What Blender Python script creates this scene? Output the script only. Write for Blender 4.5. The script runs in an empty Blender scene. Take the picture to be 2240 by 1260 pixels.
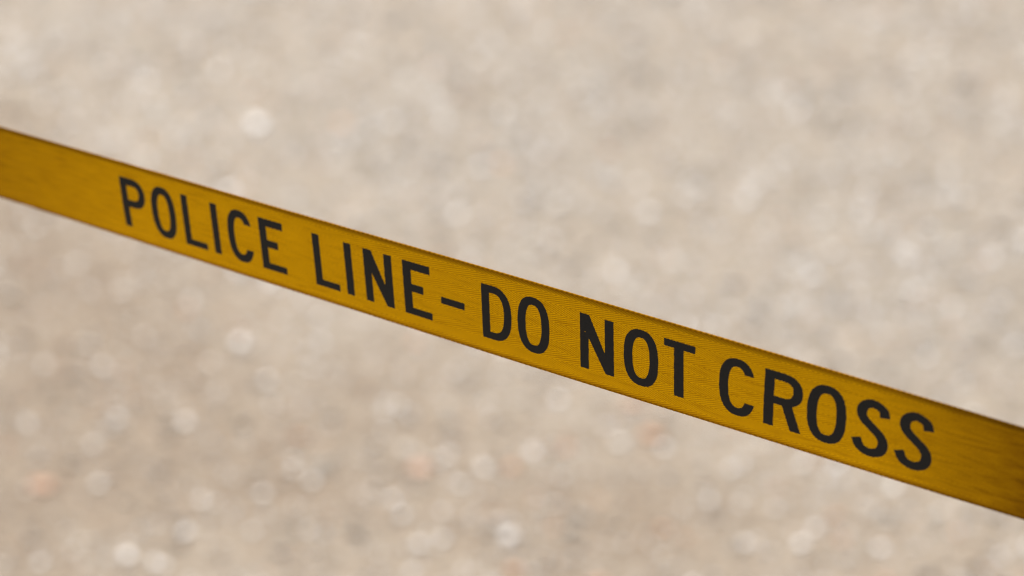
import bpy, bmesh, math, random
import numpy as np
from mathutils import Vector

S = bpy.context.scene
C = S.collection
rad = math.radians

# ------------------------------------------------------------------ camera
PITCH, CAM_H, FOCAL = rad(25.0), 1.95, 135.0
cam = bpy.data.cameras.new('camera'); cam.lens = FOCAL; cam.sensor_width = 36.0
cam.clip_start = 0.05; cam.clip_end = 400.0
cam.dof.use_dof = True; cam.dof.focus_distance = 1.935
cam.dof.aperture_fstop = 5.6; cam.dof.aperture_blades = 0
co = bpy.data.objects.new('camera', cam); C.objects.link(co)
co.location = (0, 0, CAM_H); co.rotation_euler = (rad(90) - PITCH, 0, 0)
S.camera = co
S.cycles.filter_width = 1.2

# ------------------------------------------------------------------ sky and sun
SUN_EL, SUN_AZ = rad(52.0), rad(-20.0)          # the sun stands ahead of the camera, a little to the left
w = bpy.data.worlds.new('World'); S.world = w; w.use_nodes = True
nt = w.node_tree; bg = nt.nodes['Background']
sky = nt.nodes.new('ShaderNodeTexSky'); sky.sky_type = 'NISHITA'; sky.sun_disc = False
sky.sun_elevation = SUN_EL; sky.sun_rotation = SUN_AZ; sky.dust_density = 2.0
nt.links.new(sky.outputs[0], bg.inputs[0]); bg.inputs[1].default_value = 0.10
sun = bpy.data.lights.new('sun', 'SUN'); sun.energy = 2.6; sun.angle = rad(0.6); sun.color = (1.0, 0.94, 0.86)
so = bpy.data.objects.new('sun', sun); C.objects.link(so)
SUND = Vector((math.sin(SUN_AZ) * math.cos(SUN_EL), math.cos(SUN_AZ) * math.cos(SUN_EL), math.sin(SUN_EL)))
so.rotation_euler = SUND.to_track_quat('Z', 'Y').to_euler(); so.location = SUND * 20

S.view_settings.view_transform = 'Standard'; S.view_settings.look = 'None'
S.view_settings.gamma = 1.0; S.view_settings.use_curve_mapping = False
S.view_settings.exposure = 0.40

# ------------------------------------------------------------------ helpers
def mat(name):
    m = bpy.data.materials.new(name); m.use_nodes = True
    return m, m.node_tree, m.node_tree.nodes['Principled BSDF']
def N(nt, typ, **kw):
    n = nt.nodes.new(typ)
    for k, v in kw.items(): setattr(n, k, v)
    return n
def math_n(nt, op, a, b=None, clamp=False):
    n = N(nt, 'ShaderNodeMath', operation=op, use_clamp=clamp)
    for i, x in enumerate((a, b)):
        if x is None: continue
        if isinstance(x, (int, float)): n.inputs[i].default_value = x
        else: nt.links.new(x, n.inputs[i])
    return n.outputs[0]
def ramp(nt, fac, stops, interp='LINEAR'):
    n = N(nt, 'ShaderNodeValToRGB'); n.color_ramp.interpolation = interp
    el = n.color_ramp.elements
    while len(el) < len(stops): el.new(0.5)
    for e, (p, c) in zip(el, stops): e.position = p; e.color = (*c, 1)
    nt.links.new(fac, n.inputs[0]); return n.outputs[0]
def mix(nt, kind, fac, a, b):
    n = N(nt, 'ShaderNodeMix', data_type='RGBA', blend_type=kind)
    for sock, x in ((n.inputs[0], fac), (n.inputs[6], a), (n.inputs[7], b)):
        if isinstance(x, (int, float)): sock.default_value = x
        elif isinstance(x, tuple): sock.default_value = (*x, 1)
        else: nt.links.new(x, sock)
    return n.outputs[2]
def mesh_obj(name, verts, faces, m, parent=None, smooth=True, uvs=None, cols=None):
    me = bpy.data.meshes.new(name)
    verts = np.asarray(verts, dtype=np.float32)
    if isinstance(faces, np.ndarray):
        nf, k = faces.shape
        me.vertices.add(len(verts)); me.vertices.foreach_set('co', verts.ravel())
        me.loops.add(nf * k); me.loops.foreach_set('vertex_index', faces.astype(np.int32).ravel())
        me.polygons.add(nf); me.polygons.foreach_set('loop_start', np.arange(0, nf * k, k, dtype=np.int32))
        me.update(calc_edges=True)
    else:
        me.from_pydata([tuple(v) for v in verts], [], faces); me.update()
    me.polygons.foreach_set('use_smooth', np.full(len(me.polygons), smooth))
    if uvs is not None:
        idx = np.empty(len(me.loops), dtype=np.int32); me.loops.foreach_get('vertex_index', idx)
        uv = me.uv_layers.new(name='UVMap'); uv.data.foreach_set('uv', np.asarray(uvs, dtype=np.float32)[idx].ravel())
    if cols is not None:
        a = me.attributes.new('stone_color', 'FLOAT_COLOR', 'POINT'); a.data.foreach_set('color', np.asarray(cols, dtype=np.float32).ravel())
    me.materials.append(m)
    o = bpy.data.objects.new(name, me); C.objects.link(o)
    if parent: o.parent = parent
    return o

# ------------------------------------------------------------------ pavement: pale exposed-aggregate surface
GROUND_W = 8.81  # seed puts brown dust at the view corners, colouring in lens falloff
def dust_and_falloff(nt, tc, c):
    """patches of brown dust and grey fines lying over pavement and gravel alike; the brown also paints in darker view corners"""
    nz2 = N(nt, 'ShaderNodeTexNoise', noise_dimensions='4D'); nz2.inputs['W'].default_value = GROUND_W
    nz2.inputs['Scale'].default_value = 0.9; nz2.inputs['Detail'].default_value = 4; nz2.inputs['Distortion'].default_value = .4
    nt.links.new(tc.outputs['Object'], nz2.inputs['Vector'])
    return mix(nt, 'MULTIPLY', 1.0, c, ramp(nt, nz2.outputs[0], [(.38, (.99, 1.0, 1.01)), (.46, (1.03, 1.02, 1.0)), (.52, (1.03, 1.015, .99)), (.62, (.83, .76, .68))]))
gm, nt, bs = mat('pale_aggregate_pavement')
tc = N(nt, 'ShaderNodeTexCoord')
v1 = N(nt, 'ShaderNodeTexVoronoi'); v1.inputs['Scale'].default_value = 95; nt.links.new(tc.outputs['Object'], v1.inputs['Vector'])
v2 = N(nt, 'ShaderNodeTexVoronoi'); v2.inputs['Scale'].default_value = 260; nt.links.new(tc.outputs['Object'], v2.inputs['Vector'])
sx = N(nt, 'ShaderNodeSeparateColor'); nt.links.new(v1.outputs['Color'], sx.inputs[0])
STOPS = [(0.0, (.20, .17, .14)), (.14, (.30, .25, .20)), (.34, (.40, .34, .28)), (.6, (.50, .43, .36)), (.82, (.58, .53, .47)), (.93, (.46, .33, .23)), (1.0, (.70, .68, .65))]
c1 = ramp(nt, sx.outputs[0], STOPS)
sy = N(nt, 'ShaderNodeSeparateColor'); nt.links.new(v2.outputs['Color'], sy.inputs[0])
c2 = ramp(nt, sy.outputs[0], [(0, (.26, .22, .18)), (.5, (.42, .36, .30)), (1, (.60, .54, .48))])
c = mix(nt, 'MIX', 0.5, c1, c2)
nz = N(nt, 'ShaderNodeTexNoise'); nz.inputs['Scale'].default_value = 9; nz.inputs['Detail'].default_value = 5; nt.links.new(tc.outputs['Object'], nz.inputs['Vector'])
c = mix(nt, 'MULTIPLY', 1.0, c, ramp(nt, nz.outputs[0], [(.3, (.93, .92, .91)), (.7, (1.05, 1.05, 1.05))]))
c = dust_and_falloff(nt, tc, c)
c = mix(nt, 'MULTIPLY', 1.0, c, (1.04, .985, .85))
nt.links.new(c, bs.inputs['Base Color']); bs.inputs['Roughness'].default_value = 0.75
bp = N(nt, 'ShaderNodeBump'); bp.inputs['Distance'].default_value = 0.002; bp.inputs['Strength'].default_value = 0.7
nt.links.new(v1.outputs['Distance'], bp.inputs['Height']); bp.invert = True
nt.links.new(bp.outputs[0], bs.inputs['Normal'])
g = mesh_obj('pavement', [(-60, -30, 0), (60, -30, 0), (60, 90, 0), (-60, 90, 0)], [(0, 1, 2, 3)], gm, smooth=False)
g['kind'] = 'structure'; g['label'] = 'pale beige gravelly pavement far out of focus below the tape'

# ------------------------------------------------------------------ loose gravel: faceted little stones, uncountable
sm, nt, bs = mat('mixed_gravel_stone')
at = N(nt, 'ShaderNodeAttribute', attribute_name='stone_color')
tc = N(nt, 'ShaderNodeTexCoord'); nt.links.new(dust_and_falloff(nt, tc, at.outputs['Color']), bs.inputs['Base Color']); bs.inputs['Roughness'].default_value = 0.40
rng = np.random.default_rng(7)
bm = bmesh.new(); bmesh.ops.create_icosphere(bm, subdivisions=1, radius=1.0)
IV = np.array([v.co[:] for v in bm.verts]); IF = np.array([[v.index for v in f.verts] for f in bm.faces]); bm.free()
NV, NF = len(IV), len(IF)
def stones(px, py, size, cols, flat=0.38):
    n = len(px)
    V = IV[None] * (1 + rng.normal(0, 0.13, (n, NV, 1)))
    V = V * np.stack([rng.uniform(.8, 1.25, n), rng.uniform(.7, 1.1, n), rng.uniform(flat - .15, flat + .2, n)], 1)[:, None]
    a = rng.uniform(0, 6.283, n); ca, sa = np.cos(a), np.sin(a)
    X = V[..., 0] * ca[:, None] - V[..., 1] * sa[:, None]; Y = V[..., 0] * sa[:, None] + V[..., 1] * ca[:, None]
    b = rng.normal(0, .25, n); cb, sb = np.cos(b), np.sin(b)
    Y2 = Y * cb[:, None] - V[..., 2] * sb[:, None]; Z = Y * sb[:, None] + V[..., 2] * cb[:, None]
    P = np.stack([X, Y2, Z], -1) * size[:, None, None]
    P[..., 0] += px[:, None]; P[..., 1] += py[:, None]; P[..., 2] += (size * 0.12)[:, None]
    F = IF[None] + (np.arange(n) * NV)[:, None, None]
    K = np.repeat(np.concatenate([cols, np.ones((n, 1))], 1)[:, None], NV, 1)
    return P.reshape(-1, 3), F.reshape(-1, 3), K.reshape(-1, 4)
PAL = np.array([(.30, .26, .22), (.38, .32, .26), (.46, .39, .32), (.52, .46, .40), (.56, .44, .33), (.60, .55, .50), (.68, .66, .63), (.40, .39, .36), (.78, .46, .28), (.85, .84, .81)])
PW = np.array([.15, .20, .16, .12, .08, .08, .06, .08, .03, .07]); PW /= PW.sum()
n = 42000
px = rng.uniform(-2.2, 2.2, n); py = rng.uniform(2.4, 6.6, n)
size = rng.lognormal(math.log(.0042), .42, n).clip(.002, .012)
cols = np.array([1.08, 1.02, .90]) * PAL[rng.choice(len(PAL), n, p=PW)] * rng.uniform(.88, 1.12, (n, 1))
A = stones(px, py, size, cols)
# quartz chips whose flat facet throws the low glare back, and bigger orange pebbles
CH = [(-0.337,4.681,0,1.00),(-0.317,4.024,0,0.75),(-0.280,3.925,0,0.50),(-0.365,3.820,0,0.60),(-0.004,3.555,0,0.70),(-0.401,3.513,0,0.70),(0.171,4.399,0,0.35),(-0.473,4.571,0,0.45),(-0.359,4.463,0,0.70),(-0.030,3.710,0,0.40),(-0.447,3.673,0,0.45),(-0.100,3.712,1,1.00),(-0.508,3.670,1,1.00),(0.137,3.871,1,0.90),(0.059,3.759,1,0.60),(-0.160,4.694,0,0.40),(-0.439,4.666,2,0.50),(-0.558,4.893,0,0.35),(-0.496,4.839,0,0.40),(0.303,3.540,0,0.50),(0.386,3.530,0,0.40),(0.053,3.876,0,0.40),(-0.074,4.793,1,0.35),(-0.106,4.893,1,0.40),(0.077,5.022,1,0.50),(0.388,4.385,0,0.20),(-0.268,3.652,0,0.40),(-0.541,3.820,0,0.35),(-0.227,4.092,0,0.30),(-0.144,3.848,0,0.30),(0.346,3.605,1,0.40),(0.661,4.761,0,0.25),(0.492,4.302,0,0.25),(-0.399,4.876,0,0.40),(-0.591,4.357,0,0.35),(-0.332,4.221,0,0.30),(0.039,5.121,1,0.40),(0.032,4.018,0,0.35),(-0.011,4.006,0,0.30),(-0.292,4.195,0,0.30),(0.127,4.221,0,0.20),(-0.117,3.605,0,0.30),(-0.240,3.732,0,0.25),(0.211,3.636,0,0.25)]
Vc, Fc, Kc, off = [], [], [], 0
GL = 0.0085
CH = [(x, y, k, s * (.8 if k == 0 and y < 4.1 else 1)) for x, y, k, s in CH]
for _ in range(15000): CH.append((rng.uniform(-1.6, 1.6), 2.6 + 3.6 * rng.uniform() ** 1.15, 0, min(.3, .045 * math.exp(rng.normal(0, .8)))))
CH = [(x, y, k, s * (1 + .45 * max(0, min(1, (y - 3.7) / .6))) if s < .18 else s) for x, y, k, s in CH]
for _ in range(260): CH.append((rng.uniform(-1.5, 1.5), rng.uniform(2.6, 6.4), 1, rng.uniform(.05, .3)))
for x, y, k, s in CH:
    col = ((.80, .78, .74), (.86, .50, .30), (.45, .40, .34))[k]
    if k == 0:
        view = (Vector((0, 0, CAM_H)) - Vector((x, y, 0))).normalized(); h = (view + SUND).normalized(); h = (h + Vector(rng.normal(0, .07, 3))).normalized() if s < .2 else h
        r = GL * math.sqrt(s)
        t1 = h.orthogonal().normalized(); t2 = h.cross(t1)
        top = [Vector((x, y, r * .9)) + (t1 * math.cos(q) + t2 * math.sin(q)) * r * rng.uniform(.85, 1.1) for q in np.linspace(0, 2 * math.pi, 8)[:-1]]
        low = [Vector((x, y, 0)) + (p - Vector((x, y, r * .9))) * 1.35 - Vector((0, 0, r * .35)) for p in top]
        nn = len(top); Vc += top + low; Kc += [(*col, 1)] * (2 * nn)
        for i in range(1, nn - 1): Fc.append((off, off + i, off + i + 1))
        for i in range(nn):
            j = (i + 1) % nn; Fc += [(off + i, off + nn + i, off + nn + j), (off + i, off + nn + j, off + j)]
        off += 2 * nn
    else:
        P, F, K = stones(np.array([x]), np.array([y]), np.array([.0125 * math.sqrt(s)]), np.array([col]))
        Vc += [Vector(p) for p in P]; Fc += [tuple(int(q) + off for q in f) for f in F]; Kc += [tuple(q) for q in K]; off += len(P)
V = np.concatenate([A[0], np.array([v[:] for v in Vc])]); F = np.concatenate([A[1], np.array(Fc) + len(A[0])]); K = np.concatenate([A[2], np.array(Kc)])
gv = mesh_obj('gravel', V, F, sm, smooth=False, cols=K)
gv['kind'] = 'stuff'; gv['label'] = 'beige, white and orange gravel scattered over the pavement'

# ------------------------------------------------------------------ the tape: one straight stretched webbing, slightly twisted
W = 0.0484
cR = np.array([1, 0, 0.]); cU = np.array([0, math.sin(PITCH), math.cos(PITCH)]); cF = np.array([0, math.cos(PITCH), -math.sin(PITCH)])
AX = np.array([0.78470554, -0.23416352, -0.57393786]); P0 = np.array([-0.00556984, -0.01355451, 1.96979912])
def cam2world(v): return v[..., :1] * cR + v[..., 1:2] * cU + v[..., 2:3] * cF
U = cam2world(AX); O0 = cam2world(P0) + np.array([0, 0, CAM_H]) - .00048 * cU
n0 = np.cross(AX, [0, 1, 0]); n0 /= np.linalg.norm(n0); v0 = np.cross(n0, AX)
N0, V0 = cam2world(n0), cam2world(v0)
SC, CUP = 4.5, 0.0010
def tape(s, t, lift=0.0):
    """s metres along, t metres across (up), lift metres off the printed face."""
    s = np.asarray(s, float); t = np.asarray(t, float)
    q = np.clip(s, -.5, .45) / 0.3
    th = -.38410732 + .06065760 * q - .04183543 * q * q - .01548791 * q ** 3
    v = np.cos(th)[..., None] * V0 + np.sin(th)[..., None] * N0
    nrm = -np.cross(U, v)                     # away from the camera
    e = np.abs(t) / (W / 2)
    back = CUP * e ** SC - lift
    rip = 0.00025 * np.sin(s * 21 + 1.3) * np.sin(t * 90 + s * 6)
    return O0 + s[..., None] * U + t[..., None] * v + (back + rip)[..., None] * nrm - (.38 * CUP * e ** SC)[..., None] * v

wm, nt, bs = mat('yellow_woven_webbing')
uvn = N(nt, 'ShaderNodeUVMap', uv_map='UVMap'); sp = N(nt, 'ShaderNodeSeparateXYZ'); nt.links.new(uvn.outputs[0], sp.inputs[0])
s_, t_ = sp.outputs[0], sp.outputs[1]             # millimetres
zig = math_n(nt, 'PINGPONG', t_, 5.2)
def cosw(x, period):
    a = math_n(nt, 'MULTIPLY', x, 2 * math.pi / period); a = math_n(nt, 'COSINE', a)
    a = math_n(nt, 'MULTIPLY', a, .5); return math_n(nt, 'ADD', a, .5)
tw = cosw(math_n(nt, 'ADD', zig, math_n(nt, 'MULTIPLY', s_, .36)), 1.15)       # herringbone ribs
dt = cosw(s_, 1.0)                                                            # weft beat
rib = cosw(t_, 1.0)
hgt = math_n(nt, 'ADD', math_n(nt, 'MULTIPLY', tw, .75), math_n(nt, 'MULTIPLY', math_n(nt, 'MULTIPLY', dt, rib), .5))
base = mix(nt, 'MIX', hgt, (.47, .195, .0005), (.88, .46, .001))
cmb = N(nt, 'ShaderNodeCombineXYZ'); nt.links.new(math_n(nt, 'MULTIPLY', s_, .06), cmb.inputs[0]); nt.links.new(math_n(nt, 'MULTIPLY', t_, .55), cmb.inputs[1])
st = N(nt, 'ShaderNodeTexNoise'); st.inputs['Scale'].default_value = 1.0; st.inputs['Detail'].default_value = 6; st.inputs['Roughness'].default_value = .6; nt.links.new(cmb.outputs[0], st.inputs['Vector'])
base = mix(nt, 'MULTIPLY', 1.0, base, ramp(nt, st.outputs[0], [(.28, (.76, .70, .62)), (.47, (.96, .95, .94)), (.68, (1.04, 1.04, 1.04))]))
cmb2 = N(nt, 'ShaderNodeCombineXYZ'); nt.links.new(math_n(nt, 'MULTIPLY', s_, .16), cmb2.inputs[0]); nt.links.new(math_n(nt, 'MULTIPLY', t_, 1.4), cmb2.inputs[1])
sc = N(nt, 'ShaderNodeTexNoise'); sc.inputs['Scale'].default_value = 1.0; sc.inputs['Detail'].default_value = 2; nt.links.new(cmb2.outputs[0], sc.inputs['Vector'])
base = mix(nt, 'MULTIPLY', 1.0, base, ramp(nt, sc.outputs[0], [(.20, (.55, .48, .40)), (.29, (1, 1, 1))]))
dirt_and_shade = math_n(nt, 'ADD', math_n(nt, 'MULTIPLY', math_n(nt, 'SUBTRACT', s_, 225.0), 1 / 110.0, True), math_n(nt, 'MULTIPLY', math_n(nt, 'SUBTRACT', -250.0, s_), 1 / 260.0, True))
dirt_and_shade = math_n(nt, 'MULTIPLY', dirt_and_shade, math_n(nt, 'MULTIPLY_ADD' if 0 else 'SUBTRACT', 1.5, st.outputs[0]), True)
base = mix(nt, 'MULTIPLY', 1.0, base, ramp(nt, dirt_and_shade, [(0, (1, 1, 1)), (.9, (.36, .31, .26))]))   # streaky grime plus the dimmer light towards both ends, painted into the colour
edge = math_n(nt, 'ABSOLUTE', math_n(nt, 'DIVIDE', t_, 24.0))                   # grubby rubbed borders
base = mix(nt, 'MULTIPLY', 1.0, base, ramp(nt, edge, [(.88, (1, 1, 1)), (.985, (.58, .50, .44))]))
bp = N(nt, 'ShaderNodeBump'); bp.inputs['Distance'].default_value = 0.0003; bp.inputs['Strength'].default_value = 0.6
nt.links.new(hgt, bp.inputs['Height'])
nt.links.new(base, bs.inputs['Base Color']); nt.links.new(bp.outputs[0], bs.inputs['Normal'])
bs.inputs['Roughness'].default_value = .62; bs.inputs['Specular IOR Level'].default_value = .06
TRANSL = 0.42
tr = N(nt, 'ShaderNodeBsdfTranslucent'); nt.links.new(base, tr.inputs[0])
ms = N(nt, 'ShaderNodeMixShader'); ms.inputs[0].default_value = TRANSL
out = nt.nodes['Material Output']
nt.links.new(bs.outputs[0], ms.inputs[1]); nt.links.new(tr.outputs[0], ms.inputs[2]); nt.links.new(ms.outputs[0], out.inputs[0])

im, nt, bs = mat('black_printing_ink')
tc = N(nt, 'ShaderNodeTexCoord'); nz = N(nt, 'ShaderNodeTexNoise'); nz.inputs['Scale'].default_value = 900; nt.links.new(tc.outputs['Object'], nz.inputs['Vector'])
nt.links.new(ramp(nt, nz.outputs[0], [(.3, (.008, .0075, .0068)), (.7, (.014, .013, .012))]), bs.inputs['Base Color'])
bs.inputs['Roughness'].default_value = .6; bs.inputs['Specular IOR Level'].default_value = .3

root = bpy.data.objects.new('barrier_tape', None); root.empty_display_size = .05; C.objects.link(root)
root['label'] = 'yellow woven barrier tape stretched diagonally, printed with black capital letters'
root['category'] = 'barrier tape'

S0, S1 = -2.2, 1.6
ss = np.concatenate([np.arange(S0, -.5, .02), np.arange(-.5, .42, .002), np.arange(.42, S1, .02)])
ts = np.sin(np.linspace(-math.pi / 2, math.pi / 2, 29)) * .3 + np.linspace(-1, 1, 29) * .7
ts = ts * W / 2
SS, TT = np.meshgrid(ss, ts, indexing='ij')
fr = tape(SS, TT); bk = tape(SS, TT, -0.0006)
ns, ntt = SS.shape
def grid(ns, nt_, o=0, flip=False):
    i, j = np.meshgrid(np.arange(ns - 1), np.arange(nt_ - 1), indexing='ij'); a = (i * nt_ + j).ravel() + o
    q = np.stack([a, a + nt_, a + nt_ + 1, a + 1], 1); return q[:, ::-1] if flip else q
uv = np.stack([SS.ravel() * 1000, TT.ravel() * 1000], 1)
# one closed woven band: the printed face, the edges and the back
fF = grid(ns, ntt); bF = grid(ns, ntt, ns * ntt, True)
i = np.arange(ns - 1); e0 = i * ntt; e1 = e0 + ntt; o = ns * ntt
sF = np.stack([e0, e0 + o, e1 + o, e1], 1); tF = np.stack([e0 + ntt - 1, e1 + ntt - 1, e1 + ntt - 1 + o, e0 + ntt - 1 + o], 1)
# the band is a single cloth layer for the light: only the front sheet carries it
mesh_obj('webbing', fr.reshape(-1, 3), fF, wm, root, uvs=uv)

# woven edges: a cord that bulges at every weft turn
def selvedge(sgn):
    sa = np.concatenate([np.arange(S0, -.5, .01), np.arange(-.5, .42, .0006), np.arange(.42, S1, .01)])
    k = 8; ph = np.linspace(0, 2 * math.pi, k, endpoint=False)
    A_, B_ = np.meshgrid(sa, ph, indexing='ij')
    bulge = np.abs(np.sin(math.pi * A_ / .0041)) ** .7
    r = .00044 + .00005 * bulge
    tt = sgn * (W / 2 - .0002) + sgn * .00003 * bulge
    P = tape(A_, tt + r * np.sin(B_), 0.0) ; c0 = tape(A_, tt, r * np.cos(B_) - .0002)
    P = c0 + (P - tape(A_, tt, 0.0))
    m, kk = A_.shape
    ii, jj = np.meshgrid(np.arange(m - 1), np.arange(kk), indexing='ij')
    a = ii * kk + jj; b = ii * kk + (jj + 1) % kk
    F = np.stack([a, a + kk, b + kk, b], -1).reshape(-1, 4)
    u = np.stack([A_.ravel() * 1000, np.full(A_.size, 0.0)], 1)
    mesh_obj('woven_edge', P.reshape(-1, 3), F, wm, root, uvs=u)
selvedge(1); selvedge(-1)

# ------------------------------------------------------------------ lettering
H = 15.2
def cat(pts, n=14):
    P = [np.array(p, float) for p in pts]; P = [2 * P[0] - P[1]] + P + [2 * P[-1] - P[-2]]; o = []
    for i in range(1, len(P) - 2):
        for k in range(n):
            t = k / n; a, b, c, d = P[i - 1:i + 3]
            o.append(.5 * ((2 * b) + (-a + c) * t + (2 * a - 5 * b + 4 * c - d) * t * t + (-a + 3 * b - 3 * c + d) * t ** 3))
    o.append(P[-2]); return np.array(o)
def d_path(X, Y, P, hw, closed=False):
    D = np.full(X.shape, 1e9); n = len(P); m = n if closed else n - 1
    for i in range(m):
        a, b = P[i], P[(i + 1) % n]; ab = b - a; L2 = ab @ ab
        if L2 < 1e-12: continue
        u = ((X - a[0]) * ab[0] + (Y - a[1]) * ab[1]) / L2; uc = np.clip(u, 0, 1)
        D = np.minimum(D, np.hypot(X - a[0] - uc * ab[0], Y - a[1] - uc * ab[1]))
    D = D - hw
    if not closed:
        for e, q in ((P[0], P[0] - P[1]), (P[-1], P[-1] - P[-2])):
            q = q / np.linalg.norm(q); near = np.hypot(X - e[0], Y - e[1]) < hw * 1.6
            al = (X - e[0]) * q[0] + (Y - e[1]) * q[1]; D = np.where(near, np.maximum(D, al), D)
    return D
def d_poly(X, Y, P):
    """convex polygon"""
    P = np.array(P, float); A = sum(P[i - 1][0] * P[i][1] - P[i][0] * P[i - 1][1] for i in range(len(P)))
    if A < 0: P = P[::-1]
    D = np.full(X.shape, -1e9)
    for i in range(len(P)):
        a, b = P[i - 1], P[i]; e = b - a; L = np.linalg.norm(e)
        if L < 1e-9: continue
        D = np.maximum(D, ((X - a[0]) * e[1] - (Y - a[1]) * e[0]) / L)
    return D
def rect(X, Y, x0, x1, y0, y1): return np.maximum(np.maximum(x0 - X, X - x1), np.maximum(y0 - Y, Y - y1))
def sup(cx, cy, a, b, e=2.5, f=0, t=2 * math.pi, n=90):
    q = np.linspace(f, t, n); c_, s_ = np.cos(q), np.sin(q)
    return np.stack([cx + a * np.sign(c_) * np.abs(c_) ** (2 / e), cy + b * np.sign(s_) * np.abs(s_) ** (2 / e)], 1)
U2 = lambda *a: np.minimum.reduce(a)
pi = math.pi
def g_O(X, Y): return d_path(X, Y, sup(8.8, 0, 6.55, 13.5)[:-1], 2.15, True)
def g_C(X, Y): return np.maximum(g_O(X, Y), -rect(X, Y, 9.5, 30, -7.6, 8.0))
def g_L(X, Y): return U2(rect(X, Y, 0, 4.4, -H, H), rect(X, Y, 0, 16, -H, -H + 3.6))
def g_I(X, Y): return rect(X, Y, 0, 4.4, -H, H)
def g_E(X, Y): return U2(rect(X, Y, 0, 4.8, -H, H), rect(X, Y, 0, 17, -H, -H + 3.7), rect(X, Y, 0, 16.7, H - 4.2, H), rect(X, Y, 0, 12.1, -1.7, 2.4))
def g_N(X, Y): return U2(rect(X, Y, 0, 4.4, -H, H), rect(X, Y, 13.2, 17.8, -H, H), d_poly(X, Y, [(0, H), (4.9, H), (17.8, -H), (13.4, -H), (0, 11.6)]))
def bowl(X, Y):
    P = np.concatenate([[(2.2, 13.1)], sup(8.3, 6.35, 6.9, 6.75, 2.35, pi / 2, -pi / 2, 40), [(2.2, -.4)]])
    return d_path(X, Y, P, 2.1)
def g_P(X, Y): return U2(rect(X, Y, 0, 4.4, -H, H), bowl(X, Y))
def g_R(X, Y): return U2(rect(X, Y, 0, 4.4, -H, H), bowl(X, Y), d_poly(X, Y, [(7.6, -.6), (12.4, -.6), (16.9, -H), (12.2, -H)]))
def g_D(X, Y):
    P = np.concatenate([[(2.2, H - 2.1)], sup(6.2, 0, 8.2, H - 2.0, 2.5, pi / 2, -pi / 2, 50), [(2.2, -H + 2.0)]])
    return U2(rect(X, Y, 0, 4.3, -H, H), d_path(X, Y, P, 2.05))
def g_T(X, Y): return U2(rect(X, Y, 0, 15.1, H - 3.9, H), rect(X, Y, 4.9, 9.5, -H, H))
def g_S(X, Y):
    P = cat([(14.7, 7.3), (13.8, 11.1), (9.7, 13.3), (5.9, 11.4), (4.6, 7.4), (5.9, 3.7), (9.4, .2), (12.7, -3.1), (14.0, -7.0), (12.6, -11.5), (8.3, -13.4), (4.2, -11.7), (2.3, -7.2)])
    return d_path(X, Y, P, 2.15)
def g_dash(X, Y): return rect(X, Y, 0, 15.3, -3.3, .2)
WC = dict(P=(g_P, 17.3), O=(g_O, 17.4), L=(g_L, 16), I=(g_I, 4.4), C=(g_C, 17.4), E=(g_E, 17), N=(g_N, 17.8), D=(g_D, 16.5), T=(g_T, 15.1), R=(g_R, 16.9), S=(g_S, 16.7), dash=(g_dash, 15.3))
LET = [('P', -267.0, -249.3, 0), ('O', -244.8, -227.4, 0), ('L', -221.4, -205.6, 0), ('I', -200.0, -195.6, 0), ('C', -188.6, -170.8, 0), ('E', -165.1, -148.0, 0),
       ('L', -127.0, -110.4, 0), ('I', -105.0, -100.3, 0), ('N', -91.6, -72.6, 0), ('E', -64.8, -46.6, 0), ('dash', -39.6, -24.3, 0),
       ('D', -12.5, 6.8, 0), ('O', 10.8, 31.2, 0), ('N', 51.1, 72.2, .5), ('O', 78.5, 99.8, .7), ('T', 103.6, 122.6, .9),
       ('C', 137.2, 158.9, 1.2), ('R', 164.2, 186.2, 2.0), ('O', 189.4, 212.0, 2.0), ('S', 214.9, 236.9, 1.0), ('S', 239.3, 261.5, 1.0)]
WORDS = ['first word'] * 6 + ['second word'] * 4 + ['dash'] + ['third word'] * 2 + ['fourth word'] * 3 + ['last word'] * 5
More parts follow.
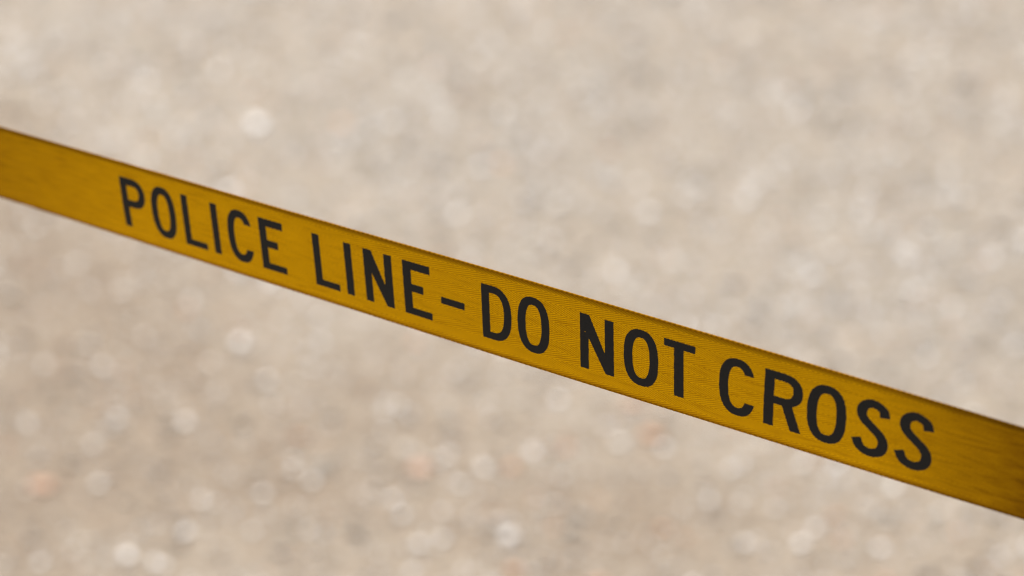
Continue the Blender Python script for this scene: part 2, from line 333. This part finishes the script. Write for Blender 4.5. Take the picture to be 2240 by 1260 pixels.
def march(D, X, Y):
    """marching squares: returns verts (x,y) and polygons of the region D < 0"""
    ny, nx = D.shape; vid = {}; V = []; F = []
    def corner(i, j):
        k = (i, j)
        if k not in vid: vid[k] = len(V); V.append((X[i, j], Y[i, j]))
        return vid[k]
    def cut(i, j, i2, j2):
        k = (i, j, i2, j2) if (i, j) < (i2, j2) else (i2, j2, i, j)
        if k not in vid:
            a, b = D[i, j], D[i2, j2]; t = a / (a - b)
            vid[k] = len(V); V.append((X[i, j] + t * (X[i2, j2] - X[i, j]), Y[i, j] + t * (Y[i2, j2] - Y[i, j])))
        return vid[k]
    ins = D < 0
    cnt = ins[:-1, :-1].astype(int) + ins[1:, :-1] + ins[:-1, 1:] + ins[1:, 1:]
    for i, j in zip(*np.nonzero(cnt)):
        cs = [(i, j), (i, j + 1), (i + 1, j + 1), (i + 1, j)]; poly = []
        for k in range(4):
            a, b = cs[k], cs[(k + 1) % 4]
            if ins[a]: poly.append(corner(*a))
            if ins[a] != ins[b]: poly.append(cut(*a, *b))
        if len(poly) >= 3: F.append(poly)
    return np.array(V), F
rs = np.random.default_rng(3)
ST = 0.3
for idx, (ch, x0, x1, shear) in enumerate(LET):
    fn, wc = WC[ch]; k = (x1 - x0) / wc
    xs = np.arange(x0 - 2.5, x1 + 2.5, ST); ys = np.arange(-17.4, 17.4, ST)
    X, Y = np.meshgrid(xs, ys)
    cx = (X - x0 - shear * (Y / (2 * H))) / k if ch not in 'I' else (X - x0 - shear * Y / 30) / k
    cy = Y * 1.0
    rough = (-.22 if idx < 11 else -.06) + rs.normal(0, .045, X.shape) + .10 * np.sin(X * 2 * pi / 1.9 + Y * 1.7) * np.sin(Y * 2 * pi / 2.3)
    D = fn(cx, cy) + rough
    if idx == 13:                                  # the pinhole the print left in this N
        D = np.maximum(D, .33 - np.hypot(X - 54.3, Y - 5.3))
    V, F = march(D, X, Y)
    P = tape(V[:, 0] / 1000, V[:, 1] / 1000, 0.00012)
    o = mesh_obj('printed_dash' if ch == 'dash' else 'printed_letter', P, F, im, root)
    o['label'] = 'black printed dash between the second and third words' if ch == 'dash' else 'black printed letter %s of the %s' % (ch, WORDS[idx])
